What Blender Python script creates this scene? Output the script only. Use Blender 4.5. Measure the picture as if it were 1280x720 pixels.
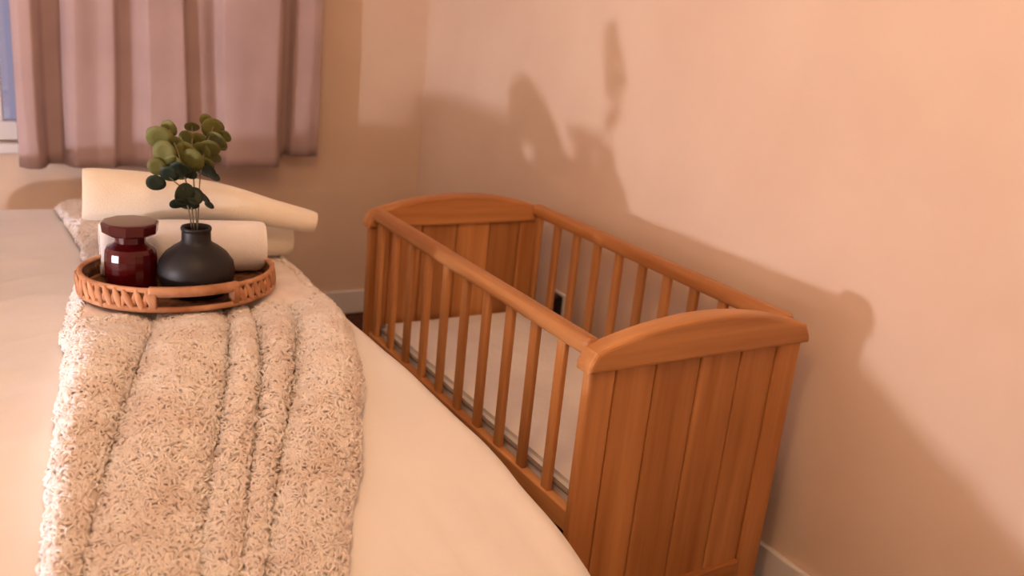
import bpy, bmesh, math, random
from math import sin, cos, pi, sqrt, exp
from mathutils import Vector, Matrix, noise

random.seed(7)
scene = bpy.context.scene
for o in list(bpy.data.objects):
    bpy.data.objects.remove(o)
COL = scene.collection

# ------------------------------------------------------------------ camera
FPX = 1150.0
PITCH, ROLL, YAW = 0.30323, 0.10073, 0.56332
CAM = Vector((-0.9247, -1.18069, 1.22686))
_f = Vector((sin(YAW) * cos(PITCH), cos(YAW) * cos(PITCH), -sin(PITCH)))
_r0 = Vector((cos(YAW), -sin(YAW), 0.0))
_u0 = _r0.cross(_f)
CR = cos(ROLL) * _r0 + sin(ROLL) * _u0
CU = -sin(ROLL) * _r0 + cos(ROLL) * _u0
CF = _f
cam_data = bpy.data.cameras.new('camera')
cam_data.sensor_width = 36.0
cam_data.lens = FPX / 1280.0 * 36.0
cam_data.clip_start = 0.02
cam_data.dof.use_dof = True
cam_data.dof.focus_distance = 1.62
cam_data.dof.aperture_fstop = 3.2
cam = bpy.data.objects.new('camera', cam_data)
COL.objects.link(cam)
m = Matrix((CR, CU, -CF)).transposed().to_4x4()
m.translation = CAM
cam.matrix_world = m
scene.camera = cam

# ------------------------------------------------------------------ world, exposure
scene.view_settings.view_transform = 'Standard'
scene.view_settings.look = 'None'
scene.view_settings.gamma = 1.0
scene.view_settings.use_curve_mapping = False
scene.view_settings.exposure = 0.07
w = bpy.data.worlds.new('dusk')
scene.world = w
w.use_nodes = True
bg = w.node_tree.nodes['Background']
bg.inputs['Color'].default_value = (0.55, 0.49, 0.70, 1)
bg.inputs['Strength'].default_value = 0.55

LAMP = Vector((-2.60, 0.35, 0.50))       # globe of the bedside lamp
LAMP_EMIT = 1620.0
LAMP_COL = (0.95, 0.90, 1.0, 1)
PEND = Vector((-0.85, -0.60, 2.06))      # ceiling pendant behind the camera
PEND_EMIT = 21.5
PEND_COL = (1.0, 0.565, 0.26, 1)

# ------------------------------------------------------------------ pixel helpers (a pixel gives a direction only)
def ray(u, v):
    return CF + CR * ((u - 640.0) / FPX) - CU * ((v - 360.0) / FPX)
def on_y(u, v, y):
    d = ray(u, v); return CAM + d * ((y - CAM.y) / d.y)
def on_z(u, v, z):
    d = ray(u, v); return CAM + d * ((z - CAM.z) / d.z)

def interp(x, xs, ys):
    if x <= xs[0]: return ys[0]
    for i in range(1, len(xs)):
        if x <= xs[i]:
            t = (x - xs[i-1]) / (xs[i] - xs[i-1])
            return ys[i-1] + t * (ys[i] - ys[i-1])
    return ys[-1]
def smooth_interp(x, xs, ys):
    # monotone-ish cubic (Catmull-Rom tangents, limited)
    n = len(xs)
    if x <= xs[0]: return ys[0]
    if x >= xs[-1]: return ys[-1]
    i = 0
    while x > xs[i+1]: i += 1
    def tan(k):
        if k == 0 or k == n-1: return 0.0
        a = (ys[k]-ys[k-1])/(xs[k]-xs[k-1]); b = (ys[k+1]-ys[k])/(xs[k+1]-xs[k])
        return 0.0 if a*b <= 0 else 2*a*b/(a+b)
    h = xs[i+1]-xs[i]; t = (x-xs[i])/h
    m0, m1 = tan(i)*h, tan(i+1)*h
    t2, t3 = t*t, t*t*t
    return (2*t3-3*t2+1)*ys[i]+(t3-2*t2+t)*m0+(-2*t3+3*t2)*ys[i+1]+(t3-t2)*m1
def sstep(a, b, x):
    t = max(0.0, min(1.0, (x-a)/(b-a))); return t*t*(3-2*t)

# ------------------------------------------------------------------ object helpers
def link(name, me, mat=None, parent=None, loc=None, smooth=False):
    o = bpy.data.objects.new(name, me)
    COL.objects.link(o)
    if mat is not None and len(me.materials) == 0:
        me.materials.append(mat)
    if smooth:
        me.polygons.foreach_set('use_smooth', [True]*len(me.polygons))
    if parent is not None: o.parent = parent
    if loc is not None: o.location = loc
    return o
def bm_mesh(bm, name):
    bmesh.ops.recalc_face_normals(bm, faces=bm.faces[:])
    me = bpy.data.meshes.new(name); bm.to_mesh(me); bm.free(); return me
def py_mesh(name, v, f):
    me = bpy.data.meshes.new(name); me.from_pydata(v, [], f); me.update(); return me
def add_box(bm, x0, x1, y0, y1, z0, z1):
    vs = [bm.verts.new((x, y, z)) for x in (x0, x1) for y in (y0, y1) for z in (z0, z1)]
    for q in ((0,1,3,2),(4,6,7,5),(0,4,5,1),(2,3,7,6),(0,2,6,4),(1,5,7,3)):
        bm.faces.new([vs[i] for i in q])
    return vs
def box_mesh(name, x0, x1, y0, y1, z0, z1, bev=0.0, seg=2):
    bm = bmesh.new(); add_box(bm, x0, x1, y0, y1, z0, z1)
    if bev: bmesh.ops.bevel(bm, geom=bm.edges[:], offset=bev, segments=seg, affect='EDGES', profile=0.5)
    return bm_mesh(bm, name)
def lathe_mesh(name, prof, n=48, cap=True):
    v, f = [], []
    for r, z in prof:
        for k in range(n):
            a = 2*pi*k/n; v.append((r*cos(a), r*sin(a), z))
    for i in range(len(prof)-1):
        for k in range(n):
            k2 = (k+1) % n
            f.append((i*n+k, i*n+k2, (i+1)*n+k2, (i+1)*n+k))
    if cap:
        f.append(tuple(reversed(range(n)))); f.append(tuple((len(prof)-1)*n+k for k in range(n)))
    return py_mesh(name, v, f)
def tube_mesh(name, pts, rad, n=8, cap=True):
    v, f = [], []
    pts = [Vector(p) for p in pts]
    up = Vector((0.13, 0.21, 1)).normalized()
    for i, p in enumerate(pts):
        t = (pts[min(i+1, len(pts)-1)] - pts[max(i-1, 0)]).normalized()
        a = t.cross(up)
        if a.length < 1e-3: a = t.cross(Vector((1, 0, 0)))
        a.normalize(); b = t.cross(a)
        r = rad[i] if isinstance(rad, (list, tuple)) else rad
        for k in range(n):
            q = 2*pi*k/n
            v.append(tuple(p + a*(r*cos(q)) + b*(r*sin(q))))
    for i in range(len(pts)-1):
        for k in range(n):
            k2 = (k+1) % n
            f.append((i*n+k, i*n+k2, (i+1)*n+k2, (i+1)*n+k))
    if cap:
        f.append(tuple(reversed(range(n)))); f.append(tuple((len(pts)-1)*n+k for k in range(n)))
    return py_mesh(name, v, f)
def empty(name, loc):
    o = bpy.data.objects.new(name, None); o.empty_display_size = 0.1
    COL.objects.link(o); o.location = loc; return o
def tag(o, label, cat, group=None):
    o['label'] = label; o['category'] = cat
    if group: o['group'] = group
    return o
def struct(o, label=None):
    o['kind'] = 'structure'
    if label: o['label'] = label
    return o

# ------------------------------------------------------------------ materials
def mat_base(name, col, rough=0.6, spec=0.3, **kw):
    mt = bpy.data.materials.new(name); mt.use_nodes = True
    b = mt.node_tree.nodes['Principled BSDF']
    b.inputs['Base Color'].default_value = (*col, 1)
    b.inputs['Roughness'].default_value = rough
    b.inputs['Specular IOR Level'].default_value = spec
    for k, v in kw.items(): b.inputs[k.replace('_', ' ')].default_value = v
    return mt
def noise_col(mt, c1, c2, scale=8.0, detail=4.0, mapscale=(1,1,1), bump=0.0, bscale=None, lo=0.35, hi=0.65, per_object=False, bdist=0.004, coord='Object'):
    nt = mt.node_tree; N = nt.nodes; L = nt.links; b = N['Principled BSDF']
    tc = N.new('ShaderNodeTexCoord'); mp = N.new('ShaderNodeMapping')
    mp.inputs['Scale'].default_value = mapscale
    L.new(tc.outputs[coord], mp.inputs['Vector'])
    if per_object:
        oi = N.new('ShaderNodeObjectInfo'); mu = N.new('ShaderNodeMath'); mu.operation = 'MULTIPLY'
        mu.inputs[1].default_value = 37.0
        L.new(oi.outputs['Random'], mu.inputs[0])
        cb = N.new('ShaderNodeCombineXYZ')
        for i in range(3): L.new(mu.outputs[0], cb.inputs[i])
        L.new(cb.outputs[0], mp.inputs['Location'])
    nz = N.new('ShaderNodeTexNoise'); nz.inputs['Scale'].default_value = scale; nz.inputs['Detail'].default_value = detail
    L.new(mp.outputs[0], nz.inputs['Vector'])
    cr = N.new('ShaderNodeValToRGB')
    cr.color_ramp.elements[0].position = lo; cr.color_ramp.elements[0].color = (*c1, 1)
    cr.color_ramp.elements[1].position = hi; cr.color_ramp.elements[1].color = (*c2, 1)
    L.new(nz.outputs['Fac'], cr.inputs['Fac'])
    if per_object:
        hs = N.new('ShaderNodeHueSaturation'); mr = N.new('ShaderNodeMapRange')
        mr.inputs['To Min'].default_value = 0.86; mr.inputs['To Max'].default_value = 1.12
        L.new(oi.outputs['Random'], mr.inputs['Value']); L.new(mr.outputs[0], hs.inputs['Value'])
        L.new(cr.outputs['Color'], hs.inputs['Color']); L.new(hs.outputs['Color'], b.inputs['Base Color'])
    else:
        L.new(cr.outputs['Color'], b.inputs['Base Color'])
    if bump:
        bp = N.new('ShaderNodeBump'); bp.inputs['Strength'].default_value = bump; bp.inputs['Distance'].default_value = bdist
        src = nz
        if bscale:
            src = N.new('ShaderNodeTexNoise'); src.inputs['Scale'].default_value = bscale; src.inputs['Detail'].default_value = 3
            L.new(mp.outputs[0], src.inputs['Vector'])
        L.new(src.outputs['Fac'], bp.inputs['Height']); L.new(bp.outputs['Normal'], b.inputs['Normal'])
    return mt

def wood(name, axis):
    sc = [26, 26, 26]; sc['xyz'.index(axis)] = 1.6
    mt = mat_base(name, (0.5, 0.25, 0.1), 0.42, 0.4)
    return noise_col(mt, (0.35, 0.132, 0.036), (0.62, 0.295, 0.105), 1.0, 5.0, sc, bump=0.05, lo=0.3, hi=0.72, per_object=True, bdist=0.001)
M = {}
M['wood_x'] = wood('pine_grain_across', 'x')
M['wood_y'] = wood('pine_grain_along', 'y')
M['wood_z'] = wood('pine_grain_upright', 'z')
M['wall'] = noise_col(mat_base('cream_wall_paint', (0.8, 0.7, 0.6), 0.8, 0.15), (0.76, 0.59, 0.455), (0.80, 0.635, 0.495), 3.0, 3.0, bump=0.06, bscale=180.0, bdist=0.001)
M['ceiling'] = mat_base('ceiling_paint', (0.82, 0.78, 0.72), 0.9, 0.1)
M['trim'] = mat_base('white_gloss_paint', (0.82, 0.79, 0.76), 0.4, 0.4)
M['floor'] = noise_col(mat_base('dark_brown_carpet', (0.09, 0.04, 0.025), 0.95, 0.05), (0.06, 0.025, 0.016), (0.13, 0.06, 0.038), 60.0, 3.0, bump=0.5, bscale=300.0)
M['sheet'] = noise_col(mat_base('cream_satin_sheet', (0.86, 0.8, 0.74), 0.55, 0.35, Sheen_Weight=0.15), (0.88, 0.86, 0.83), (0.92, 0.90, 0.87), 5.0, 3.0, bump=0.12, bscale=26.0, bdist=0.006)
M['fleece'] = noise_col(mat_base('beige_fleece', (0.74, 0.60, 0.50), 0.95, 0.05, Sheen_Weight=0.3), (0.85, 0.75, 0.69), (0.97, 0.92, 0.88), 16.0, 4.0)
M['curtain'] = noise_col(mat_base('mauve_grey_curtain', (0.55, 0.43, 0.42), 0.85, 0.1), (0.45, 0.335, 0.325), (0.51, 0.385, 0.37), 5.0, 3.0, (1, 1, 1), bump=0.2, bscale=260.0, bdist=0.001)
M['cream_towel'] = noise_col(mat_base('cream_towel', (0.88, 0.8, 0.64), 0.95, 0.05, Sheen_Weight=0.3), (0.93, 0.86, 0.72), (0.96, 0.91, 0.78), 20.0, 3.0, bump=0.5, bscale=420.0, bdist=0.002)
M['white_towel'] = noise_col(mat_base('white_towel', (0.87, 0.84, 0.8), 0.95, 0.05, Sheen_Weight=0.3), (0.90, 0.88, 0.87), (0.94, 0.92, 0.91), 20.0, 3.0, bump=0.5, bscale=420.0, bdist=0.002)
M['black'] = mat_base('matte_black_ceramic', (0.011, 0.0095, 0.011), 0.5, 0.4)
M['wick'] = noise_col(mat_base('woven_water_hyacinth', (0.5, 0.24, 0.12), 0.7, 0.25), (0.40, 0.17, 0.075), (0.68, 0.37, 0.21), 14.0, 4.0, (1, 1, 1), bump=0.5, bscale=120.0, per_object=True, bdist=0.002)
M['wick_dark'] = noise_col(mat_base('dark_base_and_gap_shade', (0.16, 0.07, 0.035), 0.8, 0.2), (0.11, 0.045, 0.02), (0.24, 0.11, 0.055), 60.0, 3.0, bump=0.6, bscale=90.0)  # tray base colour, also on the band that darkens the strand gaps
M['red_glass'] = mat_base('dark_red_glass', (0.11, 0.003, 0.006), 0.20, 0.5, Transmission_Weight=0.45, IOR=1.45, Coat_Weight=0.3)
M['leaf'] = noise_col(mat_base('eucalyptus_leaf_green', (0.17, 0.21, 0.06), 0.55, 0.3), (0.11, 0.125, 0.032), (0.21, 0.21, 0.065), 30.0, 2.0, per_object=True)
M['leaf_dark'] = noise_col(mat_base('eucalyptus_leaf_darker', (0.02, 0.035, 0.022), 0.5, 0.3), (0.014, 0.026, 0.018), (0.032, 0.05, 0.03), 30.0, 2.0, per_object=True)  # darker copy of the leaf colour for the lower leaves
M['stem'] = mat_base('pale_stem', (0.22, 0.19, 0.12), 0.6, 0.3)
M['mattress'] = noise_col(mat_base('white_quilted_cotton', (0.84, 0.8, 0.76), 0.9, 0.1), (0.80, 0.76, 0.72), (0.86, 0.83, 0.79), 9.0, 3.0, bump=0.4, bscale=70.0)
M['piping'] = mat_base('grey_piping', (0.25, 0.21, 0.18), 0.8, 0.2)
M['plastic_dark'] = mat_base('dark_plastic', (0.02, 0.012, 0.012), 0.4, 0.4)
M['metal'] = mat_base('brushed_steel', (0.55, 0.5, 0.45), 0.35, 0.5, Metallic=1.0)
M['upvc'] = mat_base('white_upvc', (0.8, 0.78, 0.78), 0.35, 0.4)
M['bedbase'] = mat_base('grey_fabric_divan', (0.3, 0.26, 0.24), 0.9, 0.1)
def glass_mat():
    mt = bpy.data.materials.new('window_glass'); mt.use_nodes = True
    nt = mt.node_tree; nt.nodes.clear()
    out = nt.nodes.new('ShaderNodeOutputMaterial'); mx = nt.nodes.new('ShaderNodeMixShader')
    tr = nt.nodes.new('ShaderNodeBsdfTransparent'); gl = nt.nodes.new('ShaderNodeBsdfGlossy')
    gl.inputs['Roughness'].default_value = 0.02; mx.inputs[0].default_value = 0.08
    nt.links.new(tr.outputs[0], mx.inputs[1]); nt.links.new(gl.outputs[0], mx.inputs[2]); nt.links.new(mx.outputs[0], out.inputs[0])
    return mt
M['glass'] = glass_mat()
def emit_mat(name, col, s):
    mt = mat_base(name, (0.9, 0.85, 0.75), 0.4)
    b = mt.node_tree.nodes['Principled BSDF']
    b.inputs['Emission Color'].default_value = col; b.inputs['Emission Strength'].default_value = s
    return mt

# ------------------------------------------------------------------ room
XR, YB, XL, YF, ZC = 0.615, 2.02, -3.1, -2.5, 2.4
struct(link('floor', box_mesh('floor', XL-.1, XR+.1, YF-.1, YB+.1, -.1, 0), M['floor']), 'dark brown carpeted floor')
struct(link('ceiling', box_mesh('ceiling', XL-.1, XR+.1, YF-.1, YB+.1, ZC, ZC+.1), M['ceiling']), 'pale painted ceiling')
struct(link('wall_right', box_mesh('wall_right', XR, XR+.1, YF-.1, YB+.1, 0, ZC), M['wall']), 'cream painted wall behind the crib')
struct(link('wall_left', box_mesh('wall_left', XL-.1, XL, YF-.1, YB+.1, 0, ZC), M['wall']), 'cream painted wall left of the bed')
struct(link('wall_front', box_mesh('wall_front', XL, XR, YF-.1, YF, 0, ZC), M['wall']), 'cream painted wall behind the camera')
WX0, WX1, WZ0, WZ1 = -1.70, 0.06, 0.66, 2.05
bm = bmesh.new()
add_box(bm, XL, WX0, YB, YB+.1, 0, ZC); add_box(bm, WX1, XR, YB, YB+.1, 0, ZC)
add_box(bm, WX0, WX1, YB, YB+.1, 0, WZ0); add_box(bm, WX0, WX1, YB, YB+.1, WZ1, ZC)
struct(link('wall_back', bm_mesh(bm, 'wall_back'), M['wall']), 'cream painted wall with the curtained window')
def skirting(name, x0, x1, y0, y1, label):
    struct(link(name, box_mesh(name, x0, x1, y0, y1, 0, .092, .004, 2), M['trim']), label)
skirting('baseboard_right', XR-.015, XR, YF, YB-.016, 'white skirting board along the right wall')
skirting('baseboard_back', XL, XR, YB-.015, YB, 'white skirting board under the window')
# window
win = struct(empty('window_1', ((WX0+WX1)/2, YB+.05, WZ0)), 'white framed window partly hidden by the mauve curtain')
bm = bmesh.new()
hw = (WX1-WX0)/2; H = WZ1-WZ0; t = .06
add_box(bm, -hw, hw, -.03, .03, 0, t); add_box(bm, -hw, hw, -.03, .03, H-t, H)
add_box(bm, -hw, -hw+t, -.03, .03, t, H-t); add_box(bm, hw-t, hw, -.03, .03, t, H-t)
add_box(bm, -.035, .035, -.03, .03, t, H-t)
bmesh.ops.bevel(bm, geom=bm.edges[:], offset=.004, segments=1, affect='EDGES')
link('window_frame', bm_mesh(bm, 'window_frame'), M['upvc'], win)
pm = box_mesh('pane', -(hw-t-.035)/2, (hw-t-.035)/2, -.004, .004, t, H-t)
for sx in (-1, 1):
    link('pane', pm, M['glass'], win, (sx*(.035+(hw-t-.035)/2), 0, 0))
link('window_sill', box_mesh('window_sill', -hw-.03, hw+.03, -.085, -.03, -.03, .0, .006), M['upvc'], win)

# ------------------------------------------------------------------ curtain
def curtain(name, px_keys, depth_keys, x0, x1, zb, zt, ybase, label, hem):
    n, mrows = 260, 40
    v, f = [], []
    for j in range(mrows+1):
        s = j/mrows
        for i in range(n+1):
            u = i/n
            px = px_keys[0] + u*(px_keys[-1]-px_keys[0])
            wob = 4.0*sin(3.1*s*1.6+u*9)*(1-s)
            d = smooth_interp(px+wob, px_keys, depth_keys)
            d *= 1.25+0.35*(1-s)
            x = x0+(x1-x0)*u + (1-s)*.006*sin(u*23)
            z = zb+hem(px)+(zt-zb-hem(px))*s
            y = ybase-d-.004*noise.noise((x*14, z*3, 0))
            v.append((x, y, z))
    for j in range(mrows):
        for i in range(n):
            a = j*(n+1)+i; f.append((a, a+1, a+n+2, a+n+1))
    me = py_mesh(name, v, f)
    o = link(name, me, M['curtain'], smooth=True)
    mod = o.modifiers.new('thick', 'SOLIDIFY'); mod.thickness = .003
    return o
ck = [20, 30, 40, 48, 56, 72, 82, 90, 112, 128, 136, 150, 160, 168, 196, 213, 222, 238, 256, 266, 300, 335, 343, 349, 356, 363, 385, 402]
cd = [.03, .05, .052, .035, .0, .0, .03, .042, .038, .046, .026, .02, .03, .048, .05, .052, .022, .028, .020, .044, .05, .054, .04, .002, .0, .022, .026, .02]
cur = curtain('curtain', ck, cd, -0.758, 0.175, 0.607, 2.12, YB-.075, '', lambda p: .0 if p < 340 else .03*sstep(340, 352, p))
tag(cur, 'pleated mauve grey curtain hanging behind the bed by the corner', 'curtain')
ck2 = [0, 30, 45, 60, 80, 110, 120, 135, 160, 190, 200, 215, 240, 260]
cd2 = [.03, .05, .03, .0, .03, .05, .02, .02, .05, .05, .0, .01, .05, .03]
cur2 = curtain('curtain', ck2, cd2, -1.95, -1.30, 0.607, 2.12, YB-.085, '', lambda p: 0.0)
tag(cur2, 'pleated mauve grey curtain at the left side of the window, farthest from the crib', 'curtain')
rod = empty('curtain_rod', (-0.9, YB-.11, 2.14))
link('rod', tube_mesh('rod', [(-1.2, 0, 0), (1.2, 0, 0)], .012, 16), M['metal'], rod, smooth=True)
fm = lathe_mesh('finial', [(.001, -.03), (.016, -.024), (.024, 0), (.016, .024), (.001, .03)], 16)
for sx in (-1.22, 1.22): link('finial', fm, M['metal'], rod, (sx, 0, 0), True)
bmk = box_mesh('bracket', -.012, .012, 0, .11, -.02, .02, .003)
for sx in (-1.1, 1.1): link('bracket', bmk, M['metal'], rod, (sx, 0, 0))
tag(rod, 'steel curtain rod above the window with round finials', 'curtain rod')

# ------------------------------------------------------------------ crib
W, LEN, HT = 0.53, 1.031, 0.62
crib = tag(empty('crib', (0, 0, 0)), 'honey pine slatted crib with arched ends against the cream wall', 'crib')
TH = .024
def end_cap_mesh(th):
    # arched top board: flat underside, bowed top, rounded over at both ends
    n = 40; prof = []
    ov = .010
    for i in range(n+1):
        u = i/n; x = -ov + (W+2*ov)*u
        s = 2*u-1
        top = .036 + .046*(1-s*s)
        e = min(u, 1-u)*(W+2*ov)
        if e < .02: top = top*(.35+.65*sqrt(max(0, 1-(1-e/.02)**2)))
        prof.append((x, top))
    bm = bmesh.new()
    ring = [(x, z) for x, z in prof] + [(W+ov, .0), (-ov, .0)]
    a = [bm.verts.new((x, -th/2, z)) for x, z in ring]; b = [bm.verts.new((x, th/2, z)) for x, z in ring]
    bm.faces.new(a); bm.faces.new(list(reversed(b)))
    k = len(ring)
    for i in range(k): bm.faces.new((a[i], b[i], b[(i+1) % k], a[(i+1) % k]))
    bmesh.ops.remove_doubles(bm, verts=bm.verts[:], dist=1e-5)
    eds = [e for e in bm.edges if len(e.link_faces) == 2 and any(len(fc.verts) > 8 for fc in e.link_faces)]
    bmesh.ops.bevel(bm, geom=eds, offset=.008, segments=3, affect='EDGES', profile=.5)
    return bm_mesh(bm, 'top_cap')
cap_me = end_cap_mesh(.046)
ST = [0.0, .060, .153, .261, .366, .463, .53]
zb = .125
stile_l = box_mesh('stile', 0, ST[1]-.0015, -TH/2, TH/2, 0.0, HT+.01, .006, 3)
stile_r = box_mesh('stile', ST[5]+.0015, ST[6], -TH/2, TH/2, 0.0, HT+.01, .006, 3)
foot_me = box_mesh('bottom_rail', ST[1], ST[5], -.018, .018, .075, zb-.002, .005, 2)
back_me = box_mesh('backing', ST[1]-.004, ST[5]+.004, -.004, .004, zb-.02, HT+.005)
for y, nm in ((TH/2, 'near'), (LEN-TH/2, 'far')):
    ef = link('end_panel', back_me, M['wood_z'], crib, (0, y, 0))
    ef['label'] = 'pine end panel of upright boards'
    link('stile', stile_l, M['wood_z'], ef); link('stile', stile_r, M['wood_z'], ef)
    for i in range(1, 5):
        bme = box_mesh('board', ST[i]+.0012, ST[i+1]-.0012, -.0095, .0095, zb-.01, HT+.006, .004, 2)
        link('board', bme, M['wood_z'], ef)
    link('bottom_rail', foot_me, M['wood_x'], ef)
    link('top_cap', cap_me, M['wood_x'], ef, (0, 0, HT), False)
def round_rail(name, wx, hz, rad):
    return box_mesh(name, -wx/2, wx/2, TH, LEN-TH, -hz/2, hz/2, rad, 4)
top_me = round_rail('top_rail', .034, .036, .013)
bot_me = round_rail('side_bottom_rail', .022, .045, .004)
slat_me = box_mesh('slat', -.0065, .0065, -.0135, .0135, .30, HT+.03, .004, 2)
for x in (.020, W-.020):
    link('top_rail', top_me, M['wood_y'], crib, (x, 0, HT+.034))
    link('side_bottom_rail', bot_me, M['wood_y'], crib, (x, 0, .303))
    for k in range(10):
        link('slat', slat_me, M['wood_z'], crib, (x, .118+.0955*k, 0))
link('mattress_base', box_mesh('mattress_base', .0315, W-.0315, TH, LEN-TH, .275, .293, .002, 1), M['wood_x'], crib)
mat_t = tag(empty('crib_mattress', (W/2, LEN/2, .293)), 'white quilted crib mattress with grey edging inside the pine crib', 'mattress')
mw, ml = W-.075, LEN-.06
bm = bmesh.new(); add_box(bm, -mw/2, mw/2, -ml/2, ml/2, 0, .058)
bmesh.ops.bevel(bm, geom=bm.edges[:], offset=.014, segments=3, affect='EDGES')
pad = link('pad', bm_mesh(bm, 'pad'), M['mattress'], mat_t, smooth=False)
def rr_loop(hx, hy, r, z, n=8):
    p = []
    for cx, cy, a0 in ((hx-r, hy-r, 0), (-hx+r, hy-r, pi/2), (-hx+r, -hy+r, pi), (hx-r, -hy+r, 3*pi/2)):
        for i in range(n+1):
            a = a0+pi/2*i/n; p.append((cx+r*cos(a), cy+r*sin(a), z))
    p.append(p[0]); return p
for z in (.014, .046):
    link('piping', tube_mesh('piping', rr_loop(mw/2+.001, ml/2+.001, .02, z), .005, 8), M['piping'], pad, smooth=True)

# ------------------------------------------------------------------ wall socket seen between the slats
so = empty('wall_socket', (XR, .975, .362))
tag(so, 'small dark wall socket low on the wall, seen through the crib slats', 'socket')
link('plate', box_mesh('plate', -.010, 0, -.033, .033, -.041, .041, .004), M['trim'], so)
link('plug', box_mesh('plug', -.040, -.010, -.027, .027, -.036, .036, .008, 3), M['plastic_dark'], so)

# ------------------------------------------------------------------ bed
PY = [-.78, -.66, -.50, -.30, -.20, -.10, 0.0, .12, .25, .40, 9]
PZ = [.06, .11, .185, .285, .340, .392, .440, .487, .515, .53, .53]
def bed_z(y): return smooth_interp(y, PY, PZ)
def on_bed(u, v, dz):
    d = ray(u, v); t = .4
    while t < 5:
        p = CAM+d*t
        if p.z < bed_z(p.y)+dz: return p
        t += .0015
    return p
_e = [on_bed(u, v_, -.015) for u, v_ in ((742, 718), (713, 675), (652, 602), (638, 583), (572, 515), (524, 470), (475, 430), (440, 400))]
EY = [-.80, -.40]+[p.y for p in _e]+[1.75]
EX = [_e[0].x+.02, _e[0].x+.016]+[p.x+.008 for p in _e]+[_e[-1].x+.005]
def bed_edge(y): return smooth_interp(y, EY, EX)
def bed_noise(x, y):
    h = .006*noise.noise((x*3.1, y*2.6, 1.7)) + .0028*noise.noise((x*9+y*5, y*7, 4.2))
    # pulled creases running out from under the throw
    h += .015*max(0.0, noise.noise((x*3+2*y, y*19-x*9, 8.8)))*sstep(-.72, -.83, x)
    # drooping folds towards the foot of the bed
    h += .010*noise.noise((x*17+y*6, y*2.2, 2))*sstep(.12, -.25, y)*sstep(-.60, -.42, x)
    h += .006*abs(noise.noise((x*26+y*8, y*5, 9)))*sstep(.10, -.2, y)*sstep(-.60, -.42, x)
    return h
bed = tag(empty('bed', (-.66, .6, 0)), 'single bed with cream satin bedding at the left of the crib', 'bed')
BX0, BY1 = -1.12, 1.72
o = link('divan_base', box_mesh('divan_base', BX0+.05, -.25, -.03, BY1-.05, .04, .25, .02, 3), M['bedbase'], bed, (.66, -.6, 0))
o = link('bed_mattress', box_mesh('bed_mattress', BX0+.06, -.26, -.03, BY1-.06, .25, .40, .03, 3), M['mattress'], bed, (.66, -.6, 0))
foot = box_mesh('bed_foot', -.03, .03, -.03, .03, 0, .04, .004)
for x in (BX0+.12, -.35):
    for y in (.05, BY1-.15): link('bed_foot', foot, M['plastic_dark'], bed, (x+.66, y-.6, 0))
# bedspread: top with rounded edges and hanging sides
def drop(e, r):
    # e: arc length past the start of the rounded edge -> (outward, down)
    if e <= 0: return e, 0.0
    q = r*pi/2
    if e < q:
        a = e/r; return r*sin(a), r*(1-cos(a))
    return r+.02*min(1, (e-q)/.3), r+(e-q)
NU, NV = 200, 300
v, f = [], []
r = .055
hang = .30
for j in range(NV+1):
    # along y
    jj = -.80 + (BY1+.0+.36+.80)*j/NV
    oy, dy = drop(jj-(BY1-r), r)
    y = (BY1-r)+oy if jj > BY1-r else jj
    for i in range(NU+1):
        xe = bed_edge(min(y, 1.7))-r
        s = BX0+r-hang + (xe+hang+.05-(BX0+r-hang))*i/NU
        if s > xe:
            ox, dx = drop(s-xe, r); x = xe+ox
        elif s < BX0+r:
            ox, dx = drop((BX0+r)-s, r); x = BX0+r-ox
        else:
            x, dx = s, 0.0
        fold = sstep(.05, .25, dx)*.012*sin(y*34+1.5*sin(y*5))
        if s > xe: x += fold
        if s < BX0+r: x -= fold
        yy = y + sstep(.05, .25, dy)*.012*sin(x*30)
        z = bed_z(min(y, 1.6)) - max(dx, dy) + bed_noise(x, y)
        v.append((x, yy, max(z, .05+.004*sin(40*(x+y)))))
for j in range(NV):
    for i in range(NU):
        a = j*(NU+1)+i; f.append((a, a+1, a+NU+2, a+NU+1))
o = link('bedspread', py_mesh('bedspread', v, f), M['sheet'], bed, (.66, -.6, 0), smooth=True)
mod = o.modifiers.new('thick', 'SOLIDIFY'); mod.thickness = .006; mod.offset = -1

# ------------------------------------------------------------------ throw
_l = [on_bed(u, v_, .05) for u, v_ in ((45, 720), (55, 600), (75, 470), (80, 380), (100, 290))]
_r = [on_bed(u, v_, .045) for u, v_ in ((435, 720), (440, 640), (455, 500), (450, 440), (420, 370), (365, 318))]
LY = [-.62]+[p.y for p in _l]+[1.66]
LXs = [_l[0].x-.05]+[p.x for p in _l]+[-.69]
RY = [-.62]+[p.y for p in _r]+[1.2, 1.66]
RXs = [_r[0].x-.10]+[p.x for p in _r]+[-.26, -.40]
VY = [-.62, -.10, .08, .58, 1.0, 1.66]
VT = [[.08, .10, .155, .29, .33, .35], [.48, .48, .49, .555, .56, .56], [.62, .62, .62, .645, .66, .66], [.70, .70, .71, .80, .82, .82]]
def throw_h(t, y):
    vs = [0.0] + [interp(y, VY, q) for q in VT] + [1.0]
    k = 0
    while k < len(vs)-2 and t > vs[k+1]: k += 1
    wd = vs[k+1]-vs[k]
    u = max(0.0, min(1.0, (t-vs[k])/wd))
    hump = (max(0.0, 1-(2*u-1)**2))**.5
    amp = (.044+.062*wd)*(1-.55*sstep(.42, .58, y))*(1-.40*sstep(.22, -.04, y))
    lo0 = .010
    edge = min(t, 1-t)
    base = lo0*sstep(0, .06, edge)
    flat = sstep(.60, .68, y)*sstep(1.05, .98, y)      # pressed flat under the tray and the towels
    h = base + amp*hump
    h = h*(1-flat) + .038*sstep(0, .08, edge)**.5*flat
    endf = sstep(1.66, 1.56, y)
    return h*endf**.5
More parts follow.
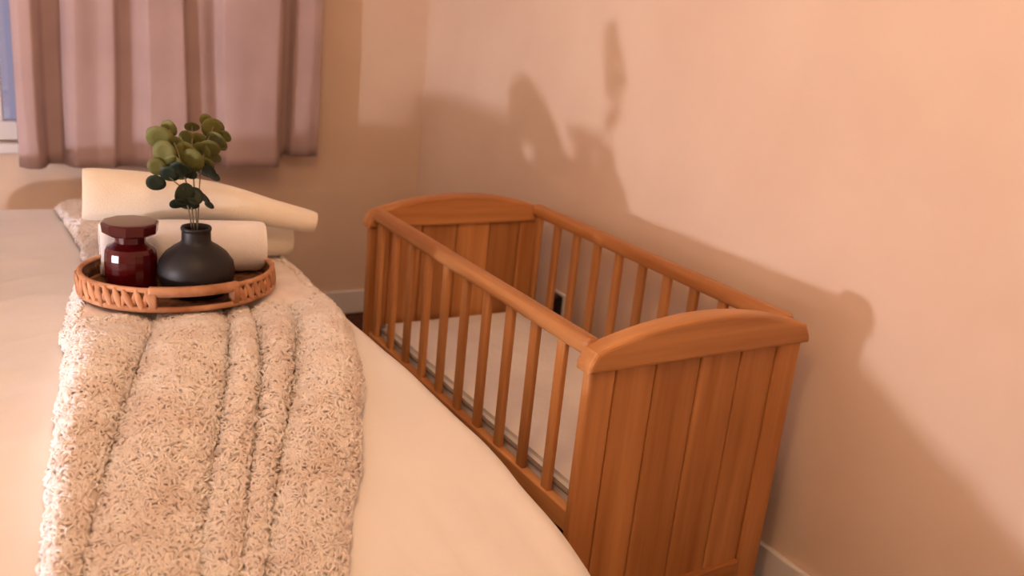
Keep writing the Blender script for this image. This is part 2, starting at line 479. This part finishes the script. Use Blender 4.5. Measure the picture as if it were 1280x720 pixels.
def throw_pt(t, y, extra=0.0):
    xl, xr = smooth_interp(y, LY, LXs), smooth_interp(y, RY, RXs)
    x = xl+(xr-xl)*t
    wig = .008*noise.noise((y*9, t*3, 5))
    if t < .08 or t > .92: x += wig
    return Vector((x, y, bed_z(y)+.005+max(0.0, bed_noise(x, y))+throw_h(t, y)+extra))
Y0, Y1 = -.62, 1.66
NT, NY = 150, 420
v, f = [], []
for j in range(NY+1):
    y = Y0+(Y1-Y0)*j/NY
    for i in range(NT+1):
        t = i/NT
        p = throw_pt(t, y)
        flat = sstep(.60, .66, y)*sstep(1.05, .98, y)
        nz = noise.noise((p.x*70, p.y*55, 0))*.0035 + noise.noise((p.x*130, p.y*110, 3))*.002
        e = sstep(0, .03, min(t, 1-t))
        p.z += nz*e*(1-.7*flat)
        v.append(tuple(p))
for j in range(NY):
    for i in range(NT):
        a = j*(NT+1)+i; f.append((a, a+1, a+NT+2, a+NT+1))
thr = tag(empty('throw_blanket', (-.6, .5, .535)), 'fluffy beige curly fleece throw folded over the cream bed', 'blanket')
o = link('fleece_backing', py_mesh('fleece_backing', v, f), M['fleece'], thr, (.6, -.5, -.535), smooth=True)
# curls: short bent yarn loops all over the upper side
def curls(n):
    v, f = [], []
    for _ in range(n):
        y = Y0+.02+(Y1-Y0-.04)*random.random(); t = .004+.992*random.random()
        if y > 1.0 and random.random() < .5: continue
        if .62 < y < 1.0 and .06 < t < .93: continue
        p = throw_pt(t, y)
        e = .004
        px = throw_pt(min(1, t+.01), y)-throw_pt(max(0, t-.01), y)
        py = throw_pt(t, min(y+e, Y1))-throw_pt(t, max(y-e, Y0))
        nrm = px.cross(py)
        if nrm.length < 1e-9: continue
        nrm.normalize()
        if nrm.z < 0: nrm = -nrm
        a = px.normalized(); b = nrm.cross(a)
        ang = random.uniform(0, 2*pi)
        d = a*cos(ang)+b*sin(ang); sd = nrm.cross(d)
        ln = random.uniform(.010, .020); hh = random.uniform(.0025, .0065); rr = random.uniform(.0022, .0036)
        bend = random.uniform(-.008, .008)
        path = []
        for q in range(5):
            s = q/4
            path.append(p + d*(ln*(s-.4)) + nrm*(-.001+hh*sin(pi*min(1, s*1.12)))+sd*(bend*sin(pi*s)))
        i0 = len(v)
        for q, pt in enumerate(path):
            tq = (path[min(q+1, 4)]-path[max(q-1, 0)]).normalized()
            s1 = tq.cross(sd).normalized(); s2 = tq.cross(s1)
            rad = rr*(.6 if q in (0, 4) else 1)
            for kk in range(3):
                aa = 2*pi*kk/3
                v.append(tuple(pt+s1*(rad*cos(aa))+s2*(rad*sin(aa))))
        for q in range(4):
            for kk in range(3):
                k2 = (kk+1) % 3
                f.append((i0+q*3+kk, i0+q*3+k2, i0+q*3+3+k2, i0+q*3+3+kk))
    return py_mesh('fleece_curls', v, f)
o = link('fleece_curls', curls(42000), M['fleece'], thr, (.6, -.5, -.535), smooth=True)
o['kind'] = 'stuff'

# ------------------------------------------------------------------ tray
TC = Vector((-.538, .735, .583)); TA, TB = .190, .155; TH_ = .048
tray = tag(empty('woven_tray', TC), 'oval woven water hyacinth tray on the beige fleece throw', 'tray')
def oval(a, da=0.0, z=0.0):
    return Vector(((TA+da)*cos(a), (TB+da)*sin(a), z))
# base: oval mat of coiled rings
v, f = [], []; n = 72; rings = [(0.0, .006)]
for k in range(1, 13):
    rings.append((k/12, .006+.0015*(k % 2)))
for s, z in rings:
    for i in range(n):
        a = 2*pi*i/n; v.append(((TA-.006)*cos(a)*max(s, .001), (TB-.006)*sin(a)*max(s, .001), z))
for k in range(len(rings)-1):
    for i in range(n):
        i2 = (i+1) % n; f.append((k*n+i, k*n+i2, (k+1)*n+i2, (k+1)*n+i))
m0 = len(v)
for i in range(n):
    a = 2*pi*i/n; v.append(((TA-.006)*cos(a), (TB-.006)*sin(a), 0))
for i in range(n):
    i2 = (i+1) % n; f.append(((len(rings)-1)*n+i, (len(rings)-1)*n+i2, m0+i2, m0+i))
f.append(tuple(m0+i for i in reversed(range(n))))
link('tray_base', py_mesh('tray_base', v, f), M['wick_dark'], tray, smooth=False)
loop = lambda da, z: [oval(2*pi*i/80, da, z) for i in range(81)]
link('bottom_ring', tube_mesh('bottom_ring', loop(.002, .006), .006, 8), M['wick'], tray, smooth=True)
link('top_ring', tube_mesh('top_ring', loop(.0, TH_-.004), .0055, 8), M['wick'], tray, smooth=True)
# braided strands: plump leaf shaped strips leaning left and right in turn
def strand_mesh():
    v, f = [], []; n = 8; rows = 9
    for j in range(rows):
        s = j/(rows-1)
        wdt = .0072*(sin(pi*(.10+.80*s))**.8); th = .0042*(sin(pi*(.10+.80*s))**.6)
        for k in range(n):
            a = 2*pi*k/n; v.append((wdt*cos(a), th*sin(a), -.023+.046*s))
    for j in range(rows-1):
        for k in range(n):
            k2 = (k+1) % n; f.append((j*n+k, j*n+k2, (j+1)*n+k2, (j+1)*n+k))
    f.append(tuple(reversed(range(n)))); f.append(tuple((rows-1)*n+k for k in range(n)))
    return py_mesh('strand', v, f)
sm = strand_mesh()
NS = 54
for i in range(NS):
    for side in (-1, 1):
        a = 2*pi*(i+.5+side*.23)/NS
        if abs(cos(2*pi*(i+.5)/NS)) < .41: continue        # handle openings front and back
        p = oval(a, .003, TH_/2)
        tang = Vector((-TA*sin(a), TB*cos(a), 0)).normalized(); out = Vector((tang.y, -tang.x, 0))
        lean = -side*(.36+random.uniform(-.10, .10))        # two strands lean together like a chevron
        ax = (Vector((0, 0, 1))*cos(lean)+tang*sin(lean)).normalized()
        ax = (ax+out*random.uniform(-.06, .10)).normalized()
        wv = ax.cross(out).normalized(); ot = wv.cross(ax) * -1
        o = link('strand', sm, M['wick'], tray, smooth=True)
        mm = Matrix((wv, ax.cross(wv), ax)).transposed().to_4x4()
        sc_ = random.uniform(.9, 1.1)
        mm = mm @ Matrix.Diagonal((sc_, sc_, random.uniform(.95, 1.06), 1))
        mm.translation = p+out*(.0015*side)
        o.matrix_basis = mm
def arc(a0, a1, da, z, n=20): return [oval(a0+(a1-a0)*i/n, da, z) for i in range(n+1)]
def band_mesh(a0, a1, z0, z1, thick, n=28):
    v, f = [], []
    for i in range(n+1):
        a = a0+(a1-a0)*i/n
        for da, z in ((-thick, z0), (thick, z0), (thick*1.3, (z0+z1)/2), (thick, z1), (-thick, z1), (-thick*1.3, (z0+z1)/2)):
            v.append(tuple(oval(a, da, z)))
    for i in range(n):
        for k in range(6):
            k2 = (k+1) % 6; f.append((i*6+k, (i+1)*6+k, (i+1)*6+k2, i*6+k2))
    f.append(tuple(range(6))); f.append(tuple(n*6+k for k in reversed(range(6))))
    return py_mesh('handle', v, f)
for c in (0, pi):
    link('gap_shade_band', band_mesh(c-pi/2+.44, c+pi/2-.44, .002, TH_-.004, .0022, 40), M['wick_dark'], tray, smooth=True)  # dark band added behind the strands so their gaps read as shade
for c in (-pi/2, pi/2):
    link('handle', band_mesh(c-.46, c+.46, TH_-.015, TH_+.003, .0065), M['wick'], tray, smooth=True)
    for s in (-.42, .42):
        link('handle_post', band_mesh(c+s-.035, c+s+.035, .004, TH_, .007, 6), M['wick'], tray, smooth=True)

# ------------------------------------------------------------------ vase
TZ = TC.z+.008
VC = Vector((on_y(245.5, 316, .668).x, .668, TZ))
vase = tag(empty('bud_vase', VC), 'squat matte black bud vase standing in the woven tray', 'vase')
link('body', lathe_mesh('body', [(.0005, .001), (.050, 0), (.056, .002), (.067, .015), (.0735, .034), (.0755, .052), (.072, .070), (.060, .087), (.045, .099), (.032, .107), (.0285, .112), (.0280, .135)], 64, cap=False), M['black'], vase, smooth=True)
link('rim', lathe_mesh('rim', [(.0282, .132), (.0296, .1345), (.0300, .138), (.0288, .141), (.0255, .140), (.0245, .134), (.0242, .110), (.04, .085), (.0005, .006)], 64, cap=False), M['black'], vase, smooth=True)

# ------------------------------------------------------------------ jar
JC = Vector((on_y(163.5, 316, .715).x, .715, TZ))
jar = tag(empty('glass_jar', JC), 'dark red glass jar with a wide flat lid beside the black vase', 'jar')
def facet(prof, n, name):
    return lathe_mesh(name, prof, n)
link('body', facet([(.040, 0), (.047, .003), (.0490, .012), (.0500, .070), (.0488, .084), (.045, .093), (.034, .099), (.029, .103), (.029, .116)], 20, 'body'), M['red_glass'], jar)
lid = link('lid', facet([(.030, .116), (.044, .119), (.0525, .124), (.0545, .141), (.0535, .1435), (.050, .1445)], 10, 'lid'), M['red_glass'], jar)

# ------------------------------------------------------------------ rolled towels
def towel(name, axis_pts, radii, mat, label, turns=3.2, squash=1.0, seed=0):
    pts = [Vector(p) for p in axis_pts]
    n = 26
    seq = []
    for i in range(n+1):
        s = i/n*(len(pts)-1); k = min(int(s), len(pts)-2); u = s-k
        p0 = pts[max(k-1, 0)]; p1 = pts[k]; p2 = pts[k+1]; p3 = pts[min(k+2, len(pts)-1)]
        p = .5*((2*p1)+(p2-p0)*u+(2*p0-5*p1+4*p2-p3)*u*u+(3*p1-p0-3*p2+p3)*u**3)
        rr = radii[k]+(radii[k+1]-radii[k])*u
        seq.append((p, rr))
    NSP = 96
    v, f = [], []
    cols = NSP*2+2
    for i, (p, R_) in enumerate(seq):
        t = (seq[min(i+1, n)][0]-seq[max(i-1, 0)][0]).normalized()
        a = Vector((0, 0, 1)).cross(t).normalized(); b = t.cross(a)
        e = min(i, n-i)/n
        Rm = R_*(.93+.07*sstep(0, .06, e))
        pitch = Rm/turns*.92
        th = pitch*.40
        def at(q, off):
            s = q/NSP
            ang = 2*pi*turns*s+seed
            rad = Rm*.08+(Rm*.92-th)*s+off
            wob = 1+.035*noise.noise((cos(ang)*1.5+seed, sin(ang)*1.5, i*.12+s))
            inset = (.006*(1-s)) * (1 if i == n else (-1 if i == 0 else 0))
            return p + a*(rad*cos(ang)*wob) + b*(rad*sin(ang)*wob*squash) - t*inset
        for q in range(NSP+1): v.append(tuple(at(q, th)))
        for q in range(NSP, -1, -1): v.append(tuple(at(q, -th)))
    for i in range(n):
        for k in range(cols):
            k2 = (k+1) % cols
            f.append((i*cols+k, i*cols+k2, (i+1)*cols+k2, (i+1)*cols+k))
    for base in (0, n*cols):
        for q in range(NSP):
            quad = (base+q, base+q+1, base+cols-2-q, base+cols-1-q)
            f.append(quad if base == 0 else tuple(reversed(quad)))
    o = link(name, py_mesh(name, v, f), mat, smooth=True)
    mod = o.modifiers.new('edges', 'EDGE_SPLIT'); mod.split_angle = 1.0
    return tag(o, label, 'towel', 'rolled towels on the bed')
def axis(pxl, ys, n=None):
    return [on_y(u, v, y) for (u, v), y in zip(pxl, ys)]
towel('rolled_towel', [(on_y(124, 305, .825).x, .825, TZ+.062), (-.52, .815, TZ+.063), (on_y(330, 310, .795).x, .795, TZ+.061)], [.060, .061, .059], M['white_towel'],
      'white rolled towel right behind the black vase inside the tray', 3.0, 1.05, -1.0)
towel('rolled_towel', [(-.66, .952, .630), (-.45, .955, .628), (on_y(362, 308, .945).x, .945, .626)], [.050, .050, .049], M['cream_towel'],
      'short cream rolled towel behind the white one, peeking out at its right', 3.0, 1.0, -1.0)
towel('rolled_towel', axis([(102, 240), (180, 243), (270, 250), (340, 265), (394, 277)], [.925, .912, .895, .875, .86]), [.066, .061, .049, .037, .029], M['cream_towel'],
      'long cream rolled towel lying on top of the other two, tapering to the right', 3.0, .95, -1.1)

# ------------------------------------------------------------------ eucalyptus sprig
spr = tag(empty('eucalyptus_sprig', VC+Vector((0, 0, .10))), 'green eucalyptus sprig with round leaves standing in the black vase', 'plant')
S0 = VC+Vector((0, 0, .10))
PLY = VC.y
def pp(u, v, dy=0.0): return on_y(u, v, PLY+dy)
stems = [
    [pp(244, 300), pp(240, 262), pp(232, 225), pp(222, 190, .01), pp(212, 162, .02)],
    [pp(246, 300), pp(248, 258), pp(250, 220, .01), pp(256, 185, .02), pp(268, 155, .03)],
    [pp(242, 300), pp(236, 262, -.01), pp(228, 235, -.02), pp(212, 222, -.03)],
    [pp(247, 300), pp(244, 250, .02), pp(240, 200, .03), pp(240, 150, .04)],
]
for st in stems:
    link('stem', tube_mesh('stem', [p-S0 for p in st], [.0016]*(len(st)-1)+[.0009], 6), M['stem'], spr, smooth=True)
def leaf_mesh():
    v, f = [(0, 0, 0)], []; n = 16; R = (.5, 1.0)
    for r_ in R:
        for k in range(n):
            a = 2*pi*k/n
            v.append((r_*cos(a)*.92, r_*sin(a), .10*r_*r_+.05*r_*cos(2*a)))
    for k in range(n):
        k2 = (k+1) % n
        f.append((0, 1+k, 1+k2)); f.append((1+k, 1+n+k, 1+n+k2, 1+k2))
    nv = len(v)
    v += [(x, y, z-.05) for x, y, z in v]
    f += [tuple(nv+i for i in reversed(q)) for q in list(f)]
    for k in range(n):
        k2 = (k+1) % n; f.append((1+n+k, nv+1+n+k, nv+1+n+k2, 1+n+k2))
    return v, f
lv, lf = leaf_mesh()
lm1 = py_mesh('leaf', lv, lf); lm2 = py_mesh('leaf', lv, lf)
# (u, v, dy, half width px, half height px, roll deg, yaw deg, dark)
leaves = [
    (201, 172, .02, 19, 12, 8, 20, 0), (212, 160, .03, 12, 9, -20, 35, 0), (206, 190, .01, 16, 14, 0, -20, 0), (196, 208, .02, 12, 10, 30, 20, 0),
    (192, 168, .03, 10, 9, 10, 0, 0), (222, 182, .02, 13, 10, -30, 10, 0), (232, 190, .01, 14, 12, 20, 25, 0), (241, 200, .0, 16, 13, 0, 0, 0),
    (252, 190, .02, 14, 11, -15, -25, 0), (266, 160, .03, 15, 10, 30, 20, 0), (272, 176, .02, 16, 9, -25, -15, 0), (282, 170, .03, 9, 6, -20, 30, 0),
    (262, 185, .01, 14, 8, 15, 10, 0), (234, 172, .04, 11, 8, 0, 30, 0), (248, 176, .04, 12, 9, 20, -20, 0), (240, 158, .04, 10, 4, 10, 0, 0), (258, 150, .04, 9, 7, 10, 20, 0),
    (218, 205, .01, 14, 10, -10, 15, 0), (226, 214, .0, 13, 9, 20, 0, 0), (255, 206, .02, 14, 9, 5, 20, 0), (268, 196, .03, 10, 6, -10, 0, 0),
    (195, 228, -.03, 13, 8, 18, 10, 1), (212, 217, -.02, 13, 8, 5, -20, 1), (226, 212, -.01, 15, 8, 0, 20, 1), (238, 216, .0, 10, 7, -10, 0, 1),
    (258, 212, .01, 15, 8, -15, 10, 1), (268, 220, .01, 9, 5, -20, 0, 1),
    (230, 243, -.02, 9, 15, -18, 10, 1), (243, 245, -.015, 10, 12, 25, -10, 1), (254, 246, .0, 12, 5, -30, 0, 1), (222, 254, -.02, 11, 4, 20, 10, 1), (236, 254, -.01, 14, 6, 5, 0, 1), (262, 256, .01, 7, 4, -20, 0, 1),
]
for (u, v_, dy, hw_, hh_, rl, yw, dk) in leaves:
    c = pp(u, v_, dy)
    scale = (c-CAM).dot(CF)/FPX
    L1 = max(hw_, hh_)*scale
    # leaf faces the room, tipped so that it shows as tall as in the photo
    tilt = math.acos(min(1.0, min(hw_, hh_)/max(hw_, hh_)))
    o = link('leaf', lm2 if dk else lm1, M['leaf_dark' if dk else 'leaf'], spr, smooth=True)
    base = Matrix((CR, CU, -CF)).transposed().to_4x4()
    rot = base @ Matrix.Rotation(math.radians(rl), 4, 'Z')
    rot = rot @ (Matrix.Rotation(tilt, 4, 'X') if hw_ >= hh_ else Matrix.Rotation(tilt, 4, 'Y'))
    mm = rot @ Matrix.Diagonal((L1, L1, L1, 1))
    mm.translation = c-S0
    o.matrix_basis = mm

# ------------------------------------------------------------------ bedside table, lamp, and shadow casters added left of the frame
bt = tag(empty('bedside_table', (LAMP.x, LAMP.y, 0)), 'low pine bedside table at the left side of the bed', 'bedside table')
zt = LAMP.z-.24
link('table_top', box_mesh('table_top', -.20, .20, -.20, .20, zt-.02, zt, .004), M['wood_x'], bt)
lg = box_mesh('leg', -.018, .018, -.018, .018, 0, zt-.02, .003)
for sx in (-1, 1):
    for sy in (-1, 1): link('leg', lg, M['wood_z'], bt, (sx*.17, sy*.17, 0))
link('shelf', box_mesh('shelf', -.17, .17, -.17, .17, .10, .115, .002), M['wood_x'], bt)
lamp = tag(empty('globe_lamp', (LAMP.x, LAMP.y, zt)), 'lit round globe lamp on the bedside table', 'lamp')
link('lamp_base', lathe_mesh('lamp_base', [(.055, 0), (.06, .006), (.05, .02), (.02, .03), (.014, .06), (.014, .16), (.026, .175), (.028, .195), (.02, .197)], 32), M['metal'], lamp, smooth=True)
gp = [(max(.0005, .040*sin(pi*i/24)), .234-.040*cos(pi*i/24)) for i in range(25)]
link('globe', lathe_mesh('globe', gp, 32), emit_mat('lit_globe', LAMP_COL, LAMP_EMIT), lamp, smooth=True)
pen = tag(empty('pendant_light', (PEND.x, PEND.y, ZC)), 'round paper pendant light hanging from the ceiling', 'lamp')
link('cord', tube_mesh('cord', [(0, 0, 0), (0, 0, PEND.z-ZC+.17)], .004, 8), M['trim'], pen)
link('ceiling_rose', lathe_mesh('ceiling_rose', [(.045, 0), (.045, -.012), (.02, -.03)], 24), M['trim'], pen)
gp = [(max(.0005, .18*sin(pi*i/24)), PEND.z-ZC-.18*cos(pi*i/24)) for i in range(25)]
link('paper_shade', lathe_mesh('paper_shade', gp, 32), emit_mat('lit_paper', PEND_COL, PEND_EMIT), pen, smooth=True)
def shadow_cushion(name, c, hx, hy, hz, label):
    n = 24; v, f = [], []
    for sgn in (1, -1):
        for j in range(n+1):
            for i in range(n+1):
                u, w_ = 2*i/n-1, 2*j/n-1
                h = hz*((1-u**4)*(1-w_**4))**.45
                v.append((u*hx*(1-.06*(1-w_*w_)), w_*hy*(1-.06*(1-u*u)), sgn*h))
    k = (n+1)**2
    for j in range(n):
        for i in range(n):
            a = j*(n+1)+i
            f.append((a, a+1, a+n+2, a+n+1)); f.append((k+a, k+a+n+1, k+a+n+2, k+a+1))
    me = py_mesh(name, v, f)
    bm = bmesh.new(); bm.from_mesh(me); bmesh.ops.remove_doubles(bm, verts=bm.verts[:], dist=1e-5); bm.to_mesh(me); bm.free()
    o = link(name, me, M['white_towel'], loc=c, smooth=True)
    return tag(o, label, 'shadow_cushion')
shadow_cushion('shadow_cushion', Vector((-1.0, 1.435, .53+.060)), .085, .25, .042, 'unseen flat white pillow added at the left bed edge to shade the back wall')  # unseen; added and lengthened to shade the back wall
bol = lathe_mesh('shadow_bolster', [(.001, -.175), (.05, -.173), (.066, -.165), (.070, -.15), (.071, 0), (.070, .15), (.066, .165), (.05, .173), (.001, .175)], 32)
bo = link('shadow_bolster', bol, M['white_towel'], loc=Vector((-1.0, 0.995, .53+.082)), smooth=True)  # unseen roll, added to cast the flat shadow on the right wall
bo.rotation_euler = (pi/2, 0, 0)
tag(bo, 'unseen white roll added along the left bed edge to cast the wall shadow', 'shadow_cushion')
